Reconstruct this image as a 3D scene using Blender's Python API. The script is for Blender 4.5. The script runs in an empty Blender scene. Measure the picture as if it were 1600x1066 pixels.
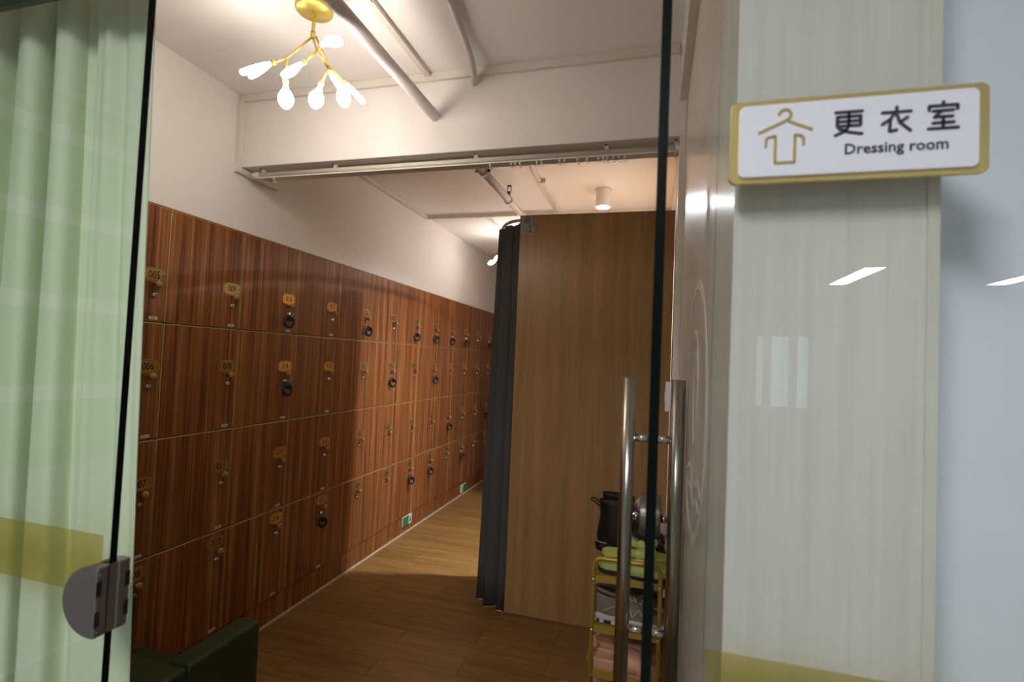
import bpy, math, random
from mathutils import Vector, Matrix
random.seed(7)
S = bpy.context.scene
COL = S.collection

# ------------------------------------------------------------------ camera
EYE = 1.478
FPX = 801.0
YAW, PITCH, ROLL = .271834, .0360612, .0430826
def cam_axes():
    f = Vector((-math.sin(YAW)*math.cos(PITCH), math.cos(YAW)*math.cos(PITCH), math.sin(PITCH)))
    r = Vector((math.cos(YAW), math.sin(YAW), 0)); u = r.cross(f)
    return r*math.cos(ROLL)+u*math.sin(ROLL), -r*math.sin(ROLL)+u*math.cos(ROLL), f
CR, CU, CF = cam_axes()
cd = bpy.data.cameras.new('camera'); cam = bpy.data.objects.new('camera', cd); COL.objects.link(cam)
cd.sensor_width = 36; cd.lens = FPX/1600*36; cd.clip_start = .02
cam.matrix_world = Matrix(((CR.x, CU.x, -CF.x, 0), (CR.y, CU.y, -CF.y, 0), (CR.z, CU.z, -CF.z, EYE), (0, 0, 0, 1)))
cd.dof.use_dof = True; cd.dof.focus_distance = 3.2; cd.dof.aperture_fstop = 5.0
S.camera = cam

# ------------------------------------------------------------------ world and exposure
w = bpy.data.worlds.new('World'); S.world = w; w.use_nodes = True
bg = w.node_tree.nodes['Background']; bg.inputs[0].default_value = (.72, .85, 1, 1); bg.inputs[1].default_value = 2.0
S.view_settings.view_transform = 'Standard'; S.view_settings.look = 'None'
S.view_settings.exposure = 0.0; S.view_settings.gamma = 1; S.view_settings.use_curve_mapping = False

CHANDELIER_POWER = 39.0     # emission strength of the leaf bulbs
SPOT_POWER = 5200.0          # emission strength of the ceiling spot's lens
HALL_POWER = 60.0            # emission strength of the hall ceiling panels

# ------------------------------------------------------------------ pixel helpers (for measuring the place from the photo)
def ray(x, y):
    return (CR*(x-800) + CU*(533-y) + CF*FPX)/FPX
CAM = Vector((0, 0, EYE))
def on_y(x, y, Y): d = ray(x, y); return CAM + d*(Y/d.y)
def on_x(x, y, X): d = ray(x, y); return CAM + d*(X/d.x)
def on_z(x, y, Z): d = ray(x, y); return CAM + d*((Z-EYE)/d.z)

# ------------------------------------------------------------------ materials
def mat(name):
    m = bpy.data.materials.new(name); m.use_nodes = True
    nt = m.node_tree; return m, nt, nt.nodes['Principled BSDF']
def N(nt, t, **k):
    n = nt.nodes.new(t)
    for a, b in k.items():
        if hasattr(n, a): setattr(n, a, b)
        else: n.inputs[a.replace('_', ' ')].default_value = b
    return n
def plain(name, c, rough=.5, metal=0, bump=0, bscale=200, spec=.5, coat=0):
    m, nt, p = mat(name)
    p.inputs['Base Color'].default_value = (*c, 1); p.inputs['Roughness'].default_value = rough
    p.inputs['Metallic'].default_value = metal; p.inputs['Specular IOR Level'].default_value = spec
    p.inputs['Coat Weight'].default_value = coat
    if bump:
        g = N(nt, 'ShaderNodeNewGeometry'); t = N(nt, 'ShaderNodeTexNoise', Scale=bscale, Detail=4.0)
        b = N(nt, 'ShaderNodeBump', Strength=bump, Distance=.002)
        nt.links.new(g.outputs['Position'], t.inputs['Vector']); nt.links.new(t.outputs[0], b.inputs['Height'])
        nt.links.new(b.outputs[0], p.inputs['Normal'])
    return m
def wood(name, cols, scale, rough=.35, coat=.0, fine=6.0, objrand=0.0, bump=.05, spec=.5):
    """streaky veneer: noise stretched along the grain; scale = xyz stretch of world position"""
    m, nt, p = mat(name); L = nt.links
    g = N(nt, 'ShaderNodeNewGeometry'); mp = N(nt, 'ShaderNodeMapping'); mp.inputs['Scale'].default_value = scale
    vec = g.outputs['Position']
    if objrand:
        oi = N(nt, 'ShaderNodeObjectInfo'); cx = N(nt, 'ShaderNodeVectorMath', operation='SCALE')
        cmb = N(nt, 'ShaderNodeCombineXYZ'); L.new(oi.outputs['Random'], cmb.inputs[0]); L.new(oi.outputs['Random'], cmb.inputs[1]); L.new(oi.outputs['Random'], cmb.inputs[2])
        L.new(cmb.outputs[0], cx.inputs[0]); cx.inputs['Scale'].default_value = 40
        ad = N(nt, 'ShaderNodeVectorMath', operation='ADD'); L.new(vec, ad.inputs[0]); L.new(cx.outputs[0], ad.inputs[1]); vec = ad.outputs[0]
    L.new(vec, mp.inputs['Vector'])
    n1 = N(nt, 'ShaderNodeTexNoise', Scale=1.0, Detail=3.0, Roughness=.55)
    n2 = N(nt, 'ShaderNodeTexNoise', Scale=fine, Detail=4.0, Roughness=.7)
    L.new(mp.outputs[0], n1.inputs['Vector']); L.new(mp.outputs[0], n2.inputs['Vector'])
    mx = N(nt, 'ShaderNodeMix', data_type='FLOAT'); mx.inputs[0].default_value = .5
    L.new(n1.outputs[0], mx.inputs[2]); L.new(n2.outputs[0], mx.inputs[3])
    val = mx.outputs[0]
    if objrand:
        ma = N(nt, 'ShaderNodeMath', operation='MULTIPLY_ADD'); L.new(oi.outputs['Random'], ma.inputs[0]); ma.inputs[1].default_value = objrand
        L.new(val, ma.inputs[2]); sb = N(nt, 'ShaderNodeMath', operation='SUBTRACT'); L.new(ma.outputs[0], sb.inputs[0]); sb.inputs[1].default_value = objrand/2; val = sb.outputs[0]
    cr = N(nt, 'ShaderNodeValToRGB'); e = cr.color_ramp.elements
    e[0].position = .36; e[0].color = (*cols[0], 1); e[1].position = .64; e[1].color = (*cols[-1], 1)
    for i, c in enumerate(cols[1:-1]):
        x = e.new(.36+.28*(i+1)/(len(cols)-1)); x.color = (*c, 1)
    L.new(val, cr.inputs[0]); L.new(cr.outputs[0], p.inputs['Base Color'])
    p.inputs['Roughness'].default_value = rough; p.inputs['Coat Weight'].default_value = coat; p.inputs['Coat Roughness'].default_value = .2
    p.inputs['Specular IOR Level'].default_value = spec
    b = N(nt, 'ShaderNodeBump', Strength=bump, Distance=.002); L.new(val, b.inputs['Height']); L.new(b.outputs[0], p.inputs['Normal'])
    return m
def emit(name, c, s):
    m = bpy.data.materials.new(name); m.use_nodes = True; nt = m.node_tree; nt.nodes.clear()
    e = N(nt, 'ShaderNodeEmission'); e.inputs[0].default_value = (*c, 1); e.inputs[1].default_value = s
    o = N(nt, 'ShaderNodeOutputMaterial'); nt.links.new(e.outputs[0], o.inputs[0]); return m
def glass(name, tint, refl=1.0, ior=1.5):
    m = bpy.data.materials.new(name); m.use_nodes = True; nt = m.node_tree; nt.nodes.clear()
    t = N(nt, 'ShaderNodeBsdfTransparent'); t.inputs[0].default_value = (*tint, 1)
    g = N(nt, 'ShaderNodeBsdfGlossy'); g.inputs['Roughness'].default_value = .0
    lw = N(nt, 'ShaderNodeLayerWeight'); lw.inputs[0].default_value = .5
    pw = N(nt, 'ShaderNodeMath', operation='POWER'); pw.inputs[1].default_value = 5; nt.links.new(lw.outputs['Facing'], pw.inputs[0])
    fr = N(nt, 'ShaderNodeMath', operation='MULTIPLY_ADD'); fr.inputs[1].default_value = .96; fr.inputs[2].default_value = .04; nt.links.new(pw.outputs[0], fr.inputs[0])
    mx = N(nt, 'ShaderNodeMixShader'); o = N(nt, 'ShaderNodeOutputMaterial')
    nt.links.new(fr.outputs[0], mx.inputs[0]); nt.links.new(t.outputs[0], mx.inputs[1]); nt.links.new(g.outputs[0], mx.inputs[2]); nt.links.new(mx.outputs[0], o.inputs[0])
    return m
def film(name, c, op):
    m = bpy.data.materials.new(name); m.use_nodes = True; nt = m.node_tree; nt.nodes.clear()
    t = N(nt, 'ShaderNodeBsdfTransparent'); t.inputs[0].default_value = (.90, .84, .60, 1)
    d = N(nt, 'ShaderNodeBsdfDiffuse'); d.inputs[0].default_value = (*c, 1)
    mx = N(nt, 'ShaderNodeMixShader'); mx.inputs[0].default_value = op; o = N(nt, 'ShaderNodeOutputMaterial')
    nt.links.new(t.outputs[0], mx.inputs[1]); nt.links.new(d.outputs[0], mx.inputs[2]); nt.links.new(mx.outputs[0], o.inputs[0])
    return m
M = {}
M['paint'] = plain('wall_paint', (.81, .77, .735), .62, bump=.12, bscale=120)
M['ceil'] = plain('ceiling_paint', (.90, .86, .83), .7, bump=.08, bscale=90)
M['trunk'] = plain('white_plastic_trunking', (.72, .67, .59), .42)
M['pipe'] = plain('white_pipe_paint', (.70, .63, .60), .35)
M['locker'] = wood('reddish_zebrano_veneer', [(.085, .025, .007), (.18, .059, .016), (.27, .10, .030), (.44, .195, .068)], (14, 46, .7), .42, fine=3.2, spec=.28)
M['edge'] = plain('locker_edge_band', (.36, .21, .07), .4)
M['gapdark'] = plain('dark_carcass_board', (.022, .009, .004), .7)
M['oak'] = wood('oak_laminate', [(.33, .18, .066), (.385, .215, .082), (.44, .25, .10), (.49, .285, .12)], (16, 20, .5), .36, fine=5.0, bump=.03)
M['floor'] = wood('oak_floor_plank', [(.165, .083, .022), (.23, .120, .035), (.285, .158, .05)], (2.2, 26, 20), .4, fine=3.0, objrand=.12, bump=.04, spec=.35)
M['joint'] = plain('floor_joint', (.03, .013, .005), .8)
M['wash'] = wood('whitewashed_wood_panel', [(.66, .615, .555), (.72, .68, .625), (.76, .725, .68)], (22, 22, .55), .26, fine=5.0, bump=.02)
M['gold'] = plain('gold_paint', (.46, .31, .05), .38, metal=.45)
M['goldlamp'] = plain('brushed_gold', (.60, .47, .11), .35, metal=.6)
M['plate'] = plain('gold_number_plate', (.60, .36, .10), .32, metal=.75)
M['ink'] = plain('dark_ink', (.018, .012, .008), .5)
M['knob'] = plain('brown_wood_knob', (.36, .16, .05), .3, coat=.4)
M['chrome'] = plain('chrome', (.7, .68, .66), .16, metal=1)
M['steel'] = plain('brushed_stainless', (.43, .40, .36), .26, metal=1)
M['satin'] = plain('satin_nickel_lock', (.24, .21, .20), .40, metal=.85)
M['sticker'] = plain('white_sticker', (.66, .60, .56), .5)
M['black'] = plain('black_rubber', (.010, .010, .011), .5)
M['bulb'] = emit('lit_leaf_bulb', (1, .89, .81), CHANDELIER_POWER)
M['lens'] = emit('lit_spot_lens', (.86, .91, 1.0), SPOT_POWER)
M['hallpanel'] = emit('lit_hall_panel', (.95, .98, 1.0), HALL_POWER)
M['glass'] = glass('clear_glass', (.984, .994, .988))
M['glassedge'] = plain('dark_green_glass_edge', (.002, .0042, .004), .25, spec=.15)
M['paleedge'] = plain('pale_green_glass_edge', (.36, .43, .37), .15)
M['band'] = film('olive_safety_film', (.40, .35, .13), .14)
M['curtain'] = plain('pale_green_fabric', (.69, .755, .555), .85, bump=.15, bscale=900, spec=.1)
M['greycurtain'] = plain('charcoal_fabric', (.095, .09, .088), .8, bump=.15, bscale=900, spec=.2)
M['header'] = plain('black_metal', (.012, .012, .013), .4)
M['signwhite'] = plain('lilac_white_acrylic', (.90, .87, .96), .18)
M['signgold'] = plain('gold_acrylic', (.78, .60, .24), .25, metal=.6)
M['signink'] = plain('sign_dark_ink', (.05, .045, .075), .5)
M['bluewall'] = plain('cool_white_board', (.88, .90, .99), .45)
M['leather'] = plain('dark_green_leather', (.022, .040, .012), .4, bump=.2, bscale=300)
M['decal'] = plain('pale_line_decal', (.74, .68, .62), .45)
M['green'] = plain('exit_green', (.02, .22, .07), .4)
M['whitepl'] = plain('white_plastic', (.78, .76, .74), .35)
M['halltile'] = plain('hall_floor_tile', (.38, .37, .35), .3)
M['hallwall'] = plain('hall_wall_paint', (.62, .63, .62), .7)
M['poster'] = plain('green_display_board', (.12, .42, .06), .5)
M['red'] = plain('red_brass', (.25, .10, .06), .35, metal=.6)
M['greyring'] = plain('pipe_coupling_paint', (.55, .48, .45), .4)
M['pinkish'] = plain('tan_pink_foam', (.62, .33, .20), .55)
M['pinkfur'] = plain('pale_pink_fluff', (.70, .50, .45), .95, bump=.9, bscale=120)
M['rosefoam'] = plain('dusty_rose_foam', (.45, .24, .20), .55)
M['lime'] = plain('yellow_green_foam', (.50, .56, .16), .6)
M['blackleather'] = plain('black_leather', (.012, .011, .010), .33, bump=.25, bscale=180)
M['stitch'] = plain('pale_welt', (.45, .40, .30), .6)
M['greymesh'] = plain('grey_brown_mesh_fabric', (.20, .155, .11), .8, bump=.5, bscale=500)
M['greydark'] = plain('dark_lining', (.03, .026, .025), .9)
M['midsole'] = plain('off_white_midsole', (.60, .55, .55), .5)
M['lace'] = plain('cream_lace', (.58, .50, .36), .7)

# ------------------------------------------------------------------ mesh builder
class MB:
    def __init__(s): s.v = []; s.f = []; s.m = []; s.s = []
    def add(s, vs, fs, mi=0, smooth=False):
        o = len(s.v); s.v += [tuple(v) for v in vs]
        for f in fs: s.f.append([o+i for i in f]); s.m.append(mi); s.s.append(smooth)
        return s
    def box(s, a, b, mi=0):
        (x0, y0, z0), (x1, y1, z1) = a, b
        return s.add([(x0,y0,z0),(x1,y0,z0),(x1,y1,z0),(x0,y1,z0),(x0,y0,z1),(x1,y0,z1),(x1,y1,z1),(x0,y1,z1)],
            [(3,2,1,0),(4,5,6,7),(0,1,5,4),(1,2,6,5),(2,3,7,6),(3,0,4,7)], mi)
    def tube(s, pts, r, n=10, mi=0, closed=False, caps=True):
        pts = [Vector(p) for p in pts]; k = len(pts); rs = r if isinstance(r, (list, tuple)) else [r]*k
        ring = []; up = None
        for i, p in enumerate(pts):
            a = pts[(i-1) % k] if (closed or i) else p; b = pts[(i+1) % k] if (closed or i < k-1) else p
            t = (b-a).normalized()
            if up is None: up = t.orthogonal().normalized()
            else:
                up = up - t*up.dot(t); up = up.normalized() if up.length > 1e-6 else t.orthogonal().normalized()
            q = t.cross(up)
            ring.append([p+(up*math.cos(2*math.pi*j/n)+q*math.sin(2*math.pi*j/n))*rs[i] for j in range(n)])
        vs = [x for rr in ring for x in rr]; fs = []
        for i in range(k if closed else k-1):
            i2 = (i+1) % k
            for j in range(n): fs.append((i*n+j, i*n+(j+1) % n, i2*n+(j+1) % n, i2*n+j))
        s.add(vs, fs, mi, True)
        if caps and not closed:
            s.add(ring[0], [tuple(range(n))[::-1]], mi); s.add(ring[-1], [tuple(range(n))], mi)
        return s
    def loft(s, rings, mi=0, smooth=True, caps=True, closed=True):
        n = len(rings[0]); vs = [x for r in rings for x in r]; fs = []
        for i in range(len(rings)-1):
            for j in range(n if closed else n-1): fs.append((i*n+j, i*n+(j+1) % n, (i+1)*n+(j+1) % n, (i+1)*n+j))
        s.add(vs, fs, mi, smooth)
        if caps and closed:
            s.add(rings[0], [tuple(range(n))[::-1]], mi, smooth); s.add(rings[-1], [tuple(range(n))], mi, smooth)
        return s
    def lathe(s, prof, org=(0,0,0), axis=(0,0,1), n=20, mi=0, caps=True, smooth=True):
        a = Vector(axis).normalized(); u = a.orthogonal().normalized(); q = a.cross(u); o = Vector(org)
        return s.loft([[o+a*h+(u*math.cos(2*math.pi*j/n)+q*math.sin(2*math.pi*j/n))*r for j in range(n)] for r, h in prof], mi, smooth, caps)
    def prism(s, out, fn, d0, d1, mi=0, side=None, smooth=False):
        """outline (2D ccw) extruded from depth d0 to d1; fn(u,v,d)->xyz"""
        n = len(out); a = [fn(u, v, d0) for u, v in out]; b = [fn(u, v, d1) for u, v in out]
        s.add(a, [tuple(range(n))[::-1]], mi); s.add(b, [tuple(range(n))], mi)
        s.add(a+b, [(j, (j+1) % n, n+(j+1) % n, n+j) for j in range(n)], mi if side is None else side, smooth)
        return s
    def ribbon(s, pts, wd, fn, d0, d1, mi=0):
        """flat stroke with round joints, in 2D then mapped by fn"""
        for i in range(len(pts)-1):
            (x0, y0), (x1, y1) = pts[i], pts[i+1]; l = math.hypot(x1-x0, y1-y0) or 1
            nx, ny = -(y1-y0)/l*wd/2, (x1-x0)/l*wd/2
            s.prism([(x0-nx, y0-ny), (x1-nx, y1-ny), (x1+nx, y1+ny), (x0+nx, y0+ny)], fn, d0, d1, mi)
        for x, y in pts:
            s.prism([(x+wd/2*math.cos(2*math.pi*k/10), y+wd/2*math.sin(2*math.pi*k/10)) for k in range(10)], fn, d0, d1-1e-5 if d1 > d0 else d1+1e-5, mi)
        return s
    def mesh(s, name, mats):
        me = bpy.data.meshes.new(name); me.from_pydata(s.v, [], s.f)
        for m in (mats if isinstance(mats, (list, tuple)) else [mats]): me.materials.append(m)
        me.polygons.foreach_set('material_index', s.m); me.polygons.foreach_set('use_smooth', s.s); me.update()
        import bmesh
        b = bmesh.new(); b.from_mesh(me); bmesh.ops.remove_doubles(b, verts=b.verts, dist=1e-6); bmesh.ops.recalc_face_normals(b, faces=b.faces); b.to_mesh(me); b.free()
        return me
    def build(s, name, mats, parent=None, bevel=0, seg=2, loc=None):
        return link(name, s.mesh(name, mats), parent, bevel, seg, loc)
def link(name, me, parent=None, bevel=0, seg=2, loc=None):
    o = bpy.data.objects.new(name, me); COL.objects.link(o)
    if parent: o.parent = parent
    if loc is not None: o.location = loc
    if bevel:
        b = o.modifiers.new('bevel', 'BEVEL'); b.width = bevel; b.segments = seg; b.limit_method = 'ANGLE'; b.angle_limit = .7
    return o
def tag(o, label, cat=None, group=None, kind=None):
    o['label'] = label
    if cat: o['category'] = cat
    if group: o['group'] = group
    if kind: o['kind'] = kind
    return o
def thing(name, loc, label, cat, group=None, rz=0):
    o = bpy.data.objects.new(name, None); COL.objects.link(o); o.location = loc; o.rotation_euler = (0, 0, rz); o.empty_display_size = .05
    return tag(o, label, cat, group)
def struct(name, mb, mats, label, parent=None, bevel=0):
    o = mb.build(name, mats, parent, bevel); o['kind'] = 'structure'; o['label'] = label; return o
def copy_tree(o, parent=None):
    c = o.copy(); COL.objects.link(c); c.parent = parent
    for ch in list(o.children): copy_tree(ch, c)
    return c
def B(a, b, mi=0): return MB().box(a, b, mi)
def rrect(x0, y0, x1, y1, r, n=6):
    out = []
    for cx, cy, a0 in ((x1-r, y0+r, -90), (x1-r, y1-r, 0), (x0+r, y1-r, 90), (x0+r, y0+r, 180)):
        for k in range(n+1):
            a = math.radians(a0+90*k/n); out.append((cx+r*math.cos(a), cy+r*math.sin(a)))
    return out
def circ(cx, cy, r, n=20, ry=None): return [(cx+r*math.cos(2*math.pi*k/n), cy+(ry or r)*math.sin(2*math.pi*k/n)) for k in range(n)]
def arc(cx, cy, r, a0, a1, n=12): return [(cx+r*math.cos(math.radians(a0+(a1-a0)*k/n)), cy+r*math.sin(math.radians(a0+(a1-a0)*k/n))) for k in range(n+1)]
FXZ = lambda y: (lambda u, v, d: (u, y-d, v))          # drawing plane facing -Y, d = outwards
TXT = {}
def glyphs(text, size):
    """2D triangles of a text in Blender's built-in font, centred"""
    key = (text, size)
    if key not in TXT:
        cu = bpy.data.curves.new('t', 'FONT'); cu.body = text; cu.size = size; cu.align_x = 'CENTER'; cu.align_y = 'CENTER'; cu.resolution_u = 2
        cu.offset = size*.018
        o = bpy.data.objects.new('t', cu); me = o.to_mesh()
        TXT[key] = ([tuple(v.co[:2]) for v in me.vertices], [tuple(p.vertices) for p in me.polygons])
        o.to_mesh_clear(); bpy.data.objects.remove(o); bpy.data.curves.remove(cu)
    return TXT[key]

# ================================================================== THE ROOM SHELL
WL = -1.95            # locker fronts
WR = .09              # right wall
CEIL = 2.69
LOCK_TOP, PLINTH = 2.043, .14
YEND = 6.6
GY = .65              # plane of the glass front
BY0, BY1, BZ = 1.983, 2.182, 2.343   # beam

# floor: base and individual planks
fl = struct('floor', B((-2.4, .66, -.06), (.35, YEND+.05, -.0062)), M['joint'], 'warm brown oak plank floor of the dressing room')
PW, PL = .1405, .785
pm = MB().box((.0012, .0012, -.006), (PL-.0012, PW-.0012, 0)).mesh('plank', M['floor'])
row0 = 2.297
k = int((.70-row0)/PW)-1
while row0+k*PW < YEND:
    y = row0+k*PW; x = -1.236-PL*2 if k % 2 else -.843-PL*2
    while x < WR:
        a, b = max(x, WL-.02), min(x+PL, WR); y0, y1 = max(y, .68), min(y+PW, YEND)
        if b-a > .02 and y1-y0 > .01:
            if b-a > PL-.001 and y1-y0 > PW-.001: o = link('plank', pm, fl, loc=(x, y, 0))
            else: o = B((a+.001, y0+.001, -.006), (b-.001, y1-.001, 0)).build('plank', M['floor'], fl)
            o.modifiers.clear()
        x += PL
    k += 1
struct('ceiling', B((-2.4, .60, CEIL), (.35, YEND+.05, CEIL+.08)), M['ceil'], 'white painted ceiling above the locker room')
wl = struct('wall_left', B((-2.46, .62, 0), (-2.37, YEND+.05, CEIL)), M['paint'], 'off-white wall behind and above the locker bank')
B((-2.37, .62, LOCK_TOP+.002), (WL-.004, YEND, CEIL)).build('bulkhead', M['paint'], wl)
struct('wall_back', B((-2.4, YEND, 0), (.35, YEND+.1, CEIL)), M['paint'], 'off-white end wall behind the fitting cubicle')
wr = struct('wall_right', B((WR, .682, 0), (.303, YEND, CEIL)), M['wash'], 'whitewashed wood panelled wall right of the glass door')
B((.294, .6795, 0), (.306, .70, CEIL)).build('corner_bead', M['trunk'], wr)
# round line decal with waves on the right wall
dm = MB(); FW = lambda u, v, d: (WR-d, u, v)
dc, dz, dr = 1.235, 1.385, .28
ring = circ(dc, dz, dr, 48); dm.ribbon(ring+[ring[0]], .022, FW, 0, .0012)
wave = lambda z0, amp, ph, hw: [(dc-hw+2*hw*i/16, z0+amp*math.sin(ph+i*.75)) for i in range(17)]
dm.ribbon(wave(1.235, .012, 0, .2), .014, FW, 0, .0012); dm.ribbon(wave(1.195, .012, .4, .17), .012, FW, 0, .0012)
dm.ribbon(circ(dc-.03, 1.41, .055, 24, .10)+[circ(dc-.03, 1.41, .055, 24, .10)[0]], .012, FW, 0, .0012)
dm.ribbon(arc(dc+.02, 1.44, .12, 40, 170, 10), .010, FW, 0, .0012)
dm.build('decal', M['decal'], wr)['label'] = 'pale round line emblem with waves'

beam = struct('trim_1', B((WL-.004, BY0, BZ), (WR, BY1, CEIL)), M['paint'], 'deep white ceiling beam crossing the room above the curtain rail', bevel=.004)
# trunking and mouldings
t2 = MB().box((WL, BY0-.018, CEIL-.034), (WR-.03, BY0, CEIL)).box((WL-.004, BY0-.028, BZ-.006), (WL+.02, BY0, CEIL-.034)).box((WL-.004, BY0-.028, BZ-.03), (WL+.02, BY1+.05, BZ-.006))
struct('trim_2', t2, M['trunk'], 'cream cable trunking along the top and left corner of the ceiling beam', bevel=.002)
t3 = MB().box((-1.14, 1.478, CEIL-.018), (-.965, 1.503, CEIL)).box((-.985, 1.503, CEIL-.018), (-.96, BY0-.018, CEIL))
struct('trim_3', t3, M['trunk'], 'thin L-shaped trunking from the gold ceiling rose to the beam', bevel=.002)
t4 = MB().box((WL-.004, BY1, CEIL-.028), (WL+.025, 4.03, CEIL)).box((WL-.004, 4.03, CEIL-.028), (WR, 4.055, CEIL)).box((-1.42, 4.055, CEIL-.02), (-1.395, 4.75, CEIL))
struct('trim_4', t4, M['trunk'], 'cream trunking round the ceiling behind the beam', bevel=.002)
t5 = MB().box((.062, .70, 2.478), (WR, BY0, CEIL)).box((.066, 1.985, 0), (WR, 2.03, 2.478))
struct('trim_5', t5, M['trunk'], 'boxed trunking on the right wall, turning down beside the beam', bevel=.002)
struct('baseboard_left', B((WL-.006, .70, 0), (WL+.008, YEND, .008)), plain('tan_sealant', (.50, .39, .28), .6), 'thin pale strip where the lockers meet the floor')

# glass front of the room
struct('trim_6', B((-1.95, .632, 2.112), (1.6, .668, 2.17)), M['header'], 'black metal header rail above the glass front')
wf = struct('wall_front', B((-2.5, .632, 2.17), (1.6, .668, CEIL+.05)).box((-2.7, .632, 0), (-1.955, .668, 2.17)), M['paint'], 'wall above and left of the glass front')
def pane(mb, x0, x1, y0, y1, z0, z1, edges):
    """glass slab lying in XZ or YZ; face material 0, edge material 1"""
    thinx = (x1-x0) < (y1-y0)
    v = [(x0,y0,z0),(x1,y0,z0),(x1,y1,z0),(x0,y1,z0),(x0,y0,z1),(x1,y0,z1),(x1,y1,z1),(x0,y1,z1)]
    big = [(1,2,6,5),(3,0,4,7)] if thinx else [(0,1,5,4),(2,3,7,6)]
    side = [(0,1,5,4),(2,3,7,6)] if thinx else [(1,2,6,5),(3,0,4,7)]
    mb.add(v, big, 0); mb.add(v, side+[(3,2,1,0),(4,5,6,7)], 1); return mb
win1 = struct('window_1', pane(MB(), -1.95, -.842, GY-.006, GY+.006, .005, 2.118, 1), [M['glass'], M['glassedge']], 'fixed clear glass panel in front of the pale green curtain')
B((-1.95, GY-.0070, 1.066), (-.858, GY-.0062, 1.162)).build('safety_band', M['band'], win1)['label'] = 'olive safety film band'
win2 = struct('window_2', pane(MB(), .0657, 1.6, GY-.006, GY+.006, .005, 2.118, 1), [M['glass'], M['paleedge']], 'fixed clear glass panel carrying the dressing room sign')
B((.068, GY-.0070, 1.062), (1.6, GY-.0062, 1.155)).build('safety_band', M['band'], win2)['label'] = 'olive safety film band'

# half-round lock case (strike on the fixed panel, lock on the door); flat side faces +a
def lock_case(parent, to_world, knobs=False):
    r, t = .056, .028
    out = [(-.004, -r*.98), (.008, -r*.98), (.008, r*.98), (-.004, r*.98)]
    D = [(.010, -r)] + [(.010-.012-(r*1.08)*math.sin(math.radians(a))+.0, -r*math.cos(math.radians(a))) for a in range(0, 181, 10)] + [(.010, r)]
    for sgn in (-1, 1):
        mb = MB(); fn = lambda u, v, d: to_world(u, d*sgn, v)
        mb.prism(D, fn, .0065, t, smooth=False)
        mb.build('lock_shell', M['satin'], parent, bevel=.004, seg=3)
        for z in (-.026, .022):
            MB().prism([(.0100, z-.012), (.0104, z-.012), (.0104, z+.012), (.0100, z+.012)], fn, .019, .027).build('bolt_slot', M['black'], parent)
        for z in (-.046, .044):
            MB().prism(circ(.0102, z, .001, 6), fn, .021, .024).build('screw', M['chrome'], parent)
    MB().prism([(.0005, -r*.97), (.009, -r*.97), (.009, r*.97), (.0005, r*.97)], lambda u, v, d: to_world(u, d, v), -.0064, .0064).build('lock_bridge', M['satin'], parent)
    if knobs:
        for sgn in (-1, 1):
            MB().lathe([(.011, 0), (.011, .014), (.009, .016), (.009, .03), (.008, .032)], to_world(-.03, sgn*t, 0), Vector(to_world(0, sgn, 0))-Vector(to_world(0, 0, 0)), 16).build('thumb_turn', M['chrome'], parent)
lock_case(win1, lambda u, d, v: (-.848+u, GY+d, 1.063+v))

# open glass door, standing parallel to the right wall
DX = .002
door = struct('door_1', pane(MB(), DX-.006, DX+.006, .662, 1.51, .008, 2.06, 1), [M['glass'], M['glassedge']], 'frameless glass door standing open, seen edge-on')
HY = 1.43
for sx in (-1, 1):
    h = MB().tube([(DX+sx*.063, HY, .625), (DX+sx*.063, HY, 1.443)], .0185, 24).build('handle', M['steel'], door); h['label'] = 'long stainless pull handle tube'
    for z in (1.283, .778):
        mb = MB().tube([(DX+sx*.0062, HY, z), (DX+sx*.048, HY, z)], .0105, 16).tube([(DX+sx*.0062, HY, z), (DX+sx*.010, HY, z)], .0135, 16)
        s_ = mb.build('standoff', M['chrome'], h)
lock_case(door, lambda u, d, v: (DX+d, 1.502+u, 1.063+v), True)

# far white board right of the wall end
struct('wall_side', B((.303, .78, 0), (1.7, .83, CEIL)).box((1.6, .66, 0), (1.7, .78, CEIL)), M['bluewall'], 'cool white board seen through the glass at the far right')

# ================================================================== THE HALL BEHIND THE CAMERA
HB = -8.0
struct('floor_hall', B((-2.7, HB, -.06), (5.0, .66, -.002)), M['halltile'], 'pale tiled hall floor outside the glass front')
struct('ceiling_hall', B((-2.7, HB, CEIL), (5.0, .61, CEIL+.08)), M['hallwall'], 'pale ceiling of the hall')
wx0, wx1, wz0, wz1 = 1.60, 2.46, .84, 2.10
hb = MB().box((-2.7, HB-.1, 0), (wx0, HB, CEIL)).box((wx1, HB-.1, 0), (5, HB, CEIL)).box((wx0, HB-.1, 0), (wx1, HB, wz0)).box((wx0, HB-.1, wz1), (wx1, HB, CEIL))
struct('wall_hall_back', hb, M['hallwall'], 'end wall of the hall with a window')
struct('wall_hall_left', B((-2.8, HB, 0), (-2.7, .69, CEIL)), M['hallwall'], 'left wall of the hall')
struct('wall_hall_right', B((5.0, HB, 0), (5.1, .69, CEIL)).box((1.7, .62, 0), (5.0, .69, CEIL)), M['hallwall'], 'right wall of the hall')
wn = MB()
for x in (wx0, wx0+.14, wx0+.53, wx1-.04): wn.box((x, HB-.07, wz0), (x+(.04 if x in (wx0, wx1-.04) else .12), HB-.02, wz1))
for z in (wz0, wz1-.05): wn.box((wx0, HB-.07, z), (wx1, HB-.02, z+.05))
hw = struct('window_3', wn, M['trunk'], 'hall window reflected in the glass')
B((wx0, HB-.05, wz0), (wx1, HB-.045, wz1)).build('pane', M['glass'], hw)
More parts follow.
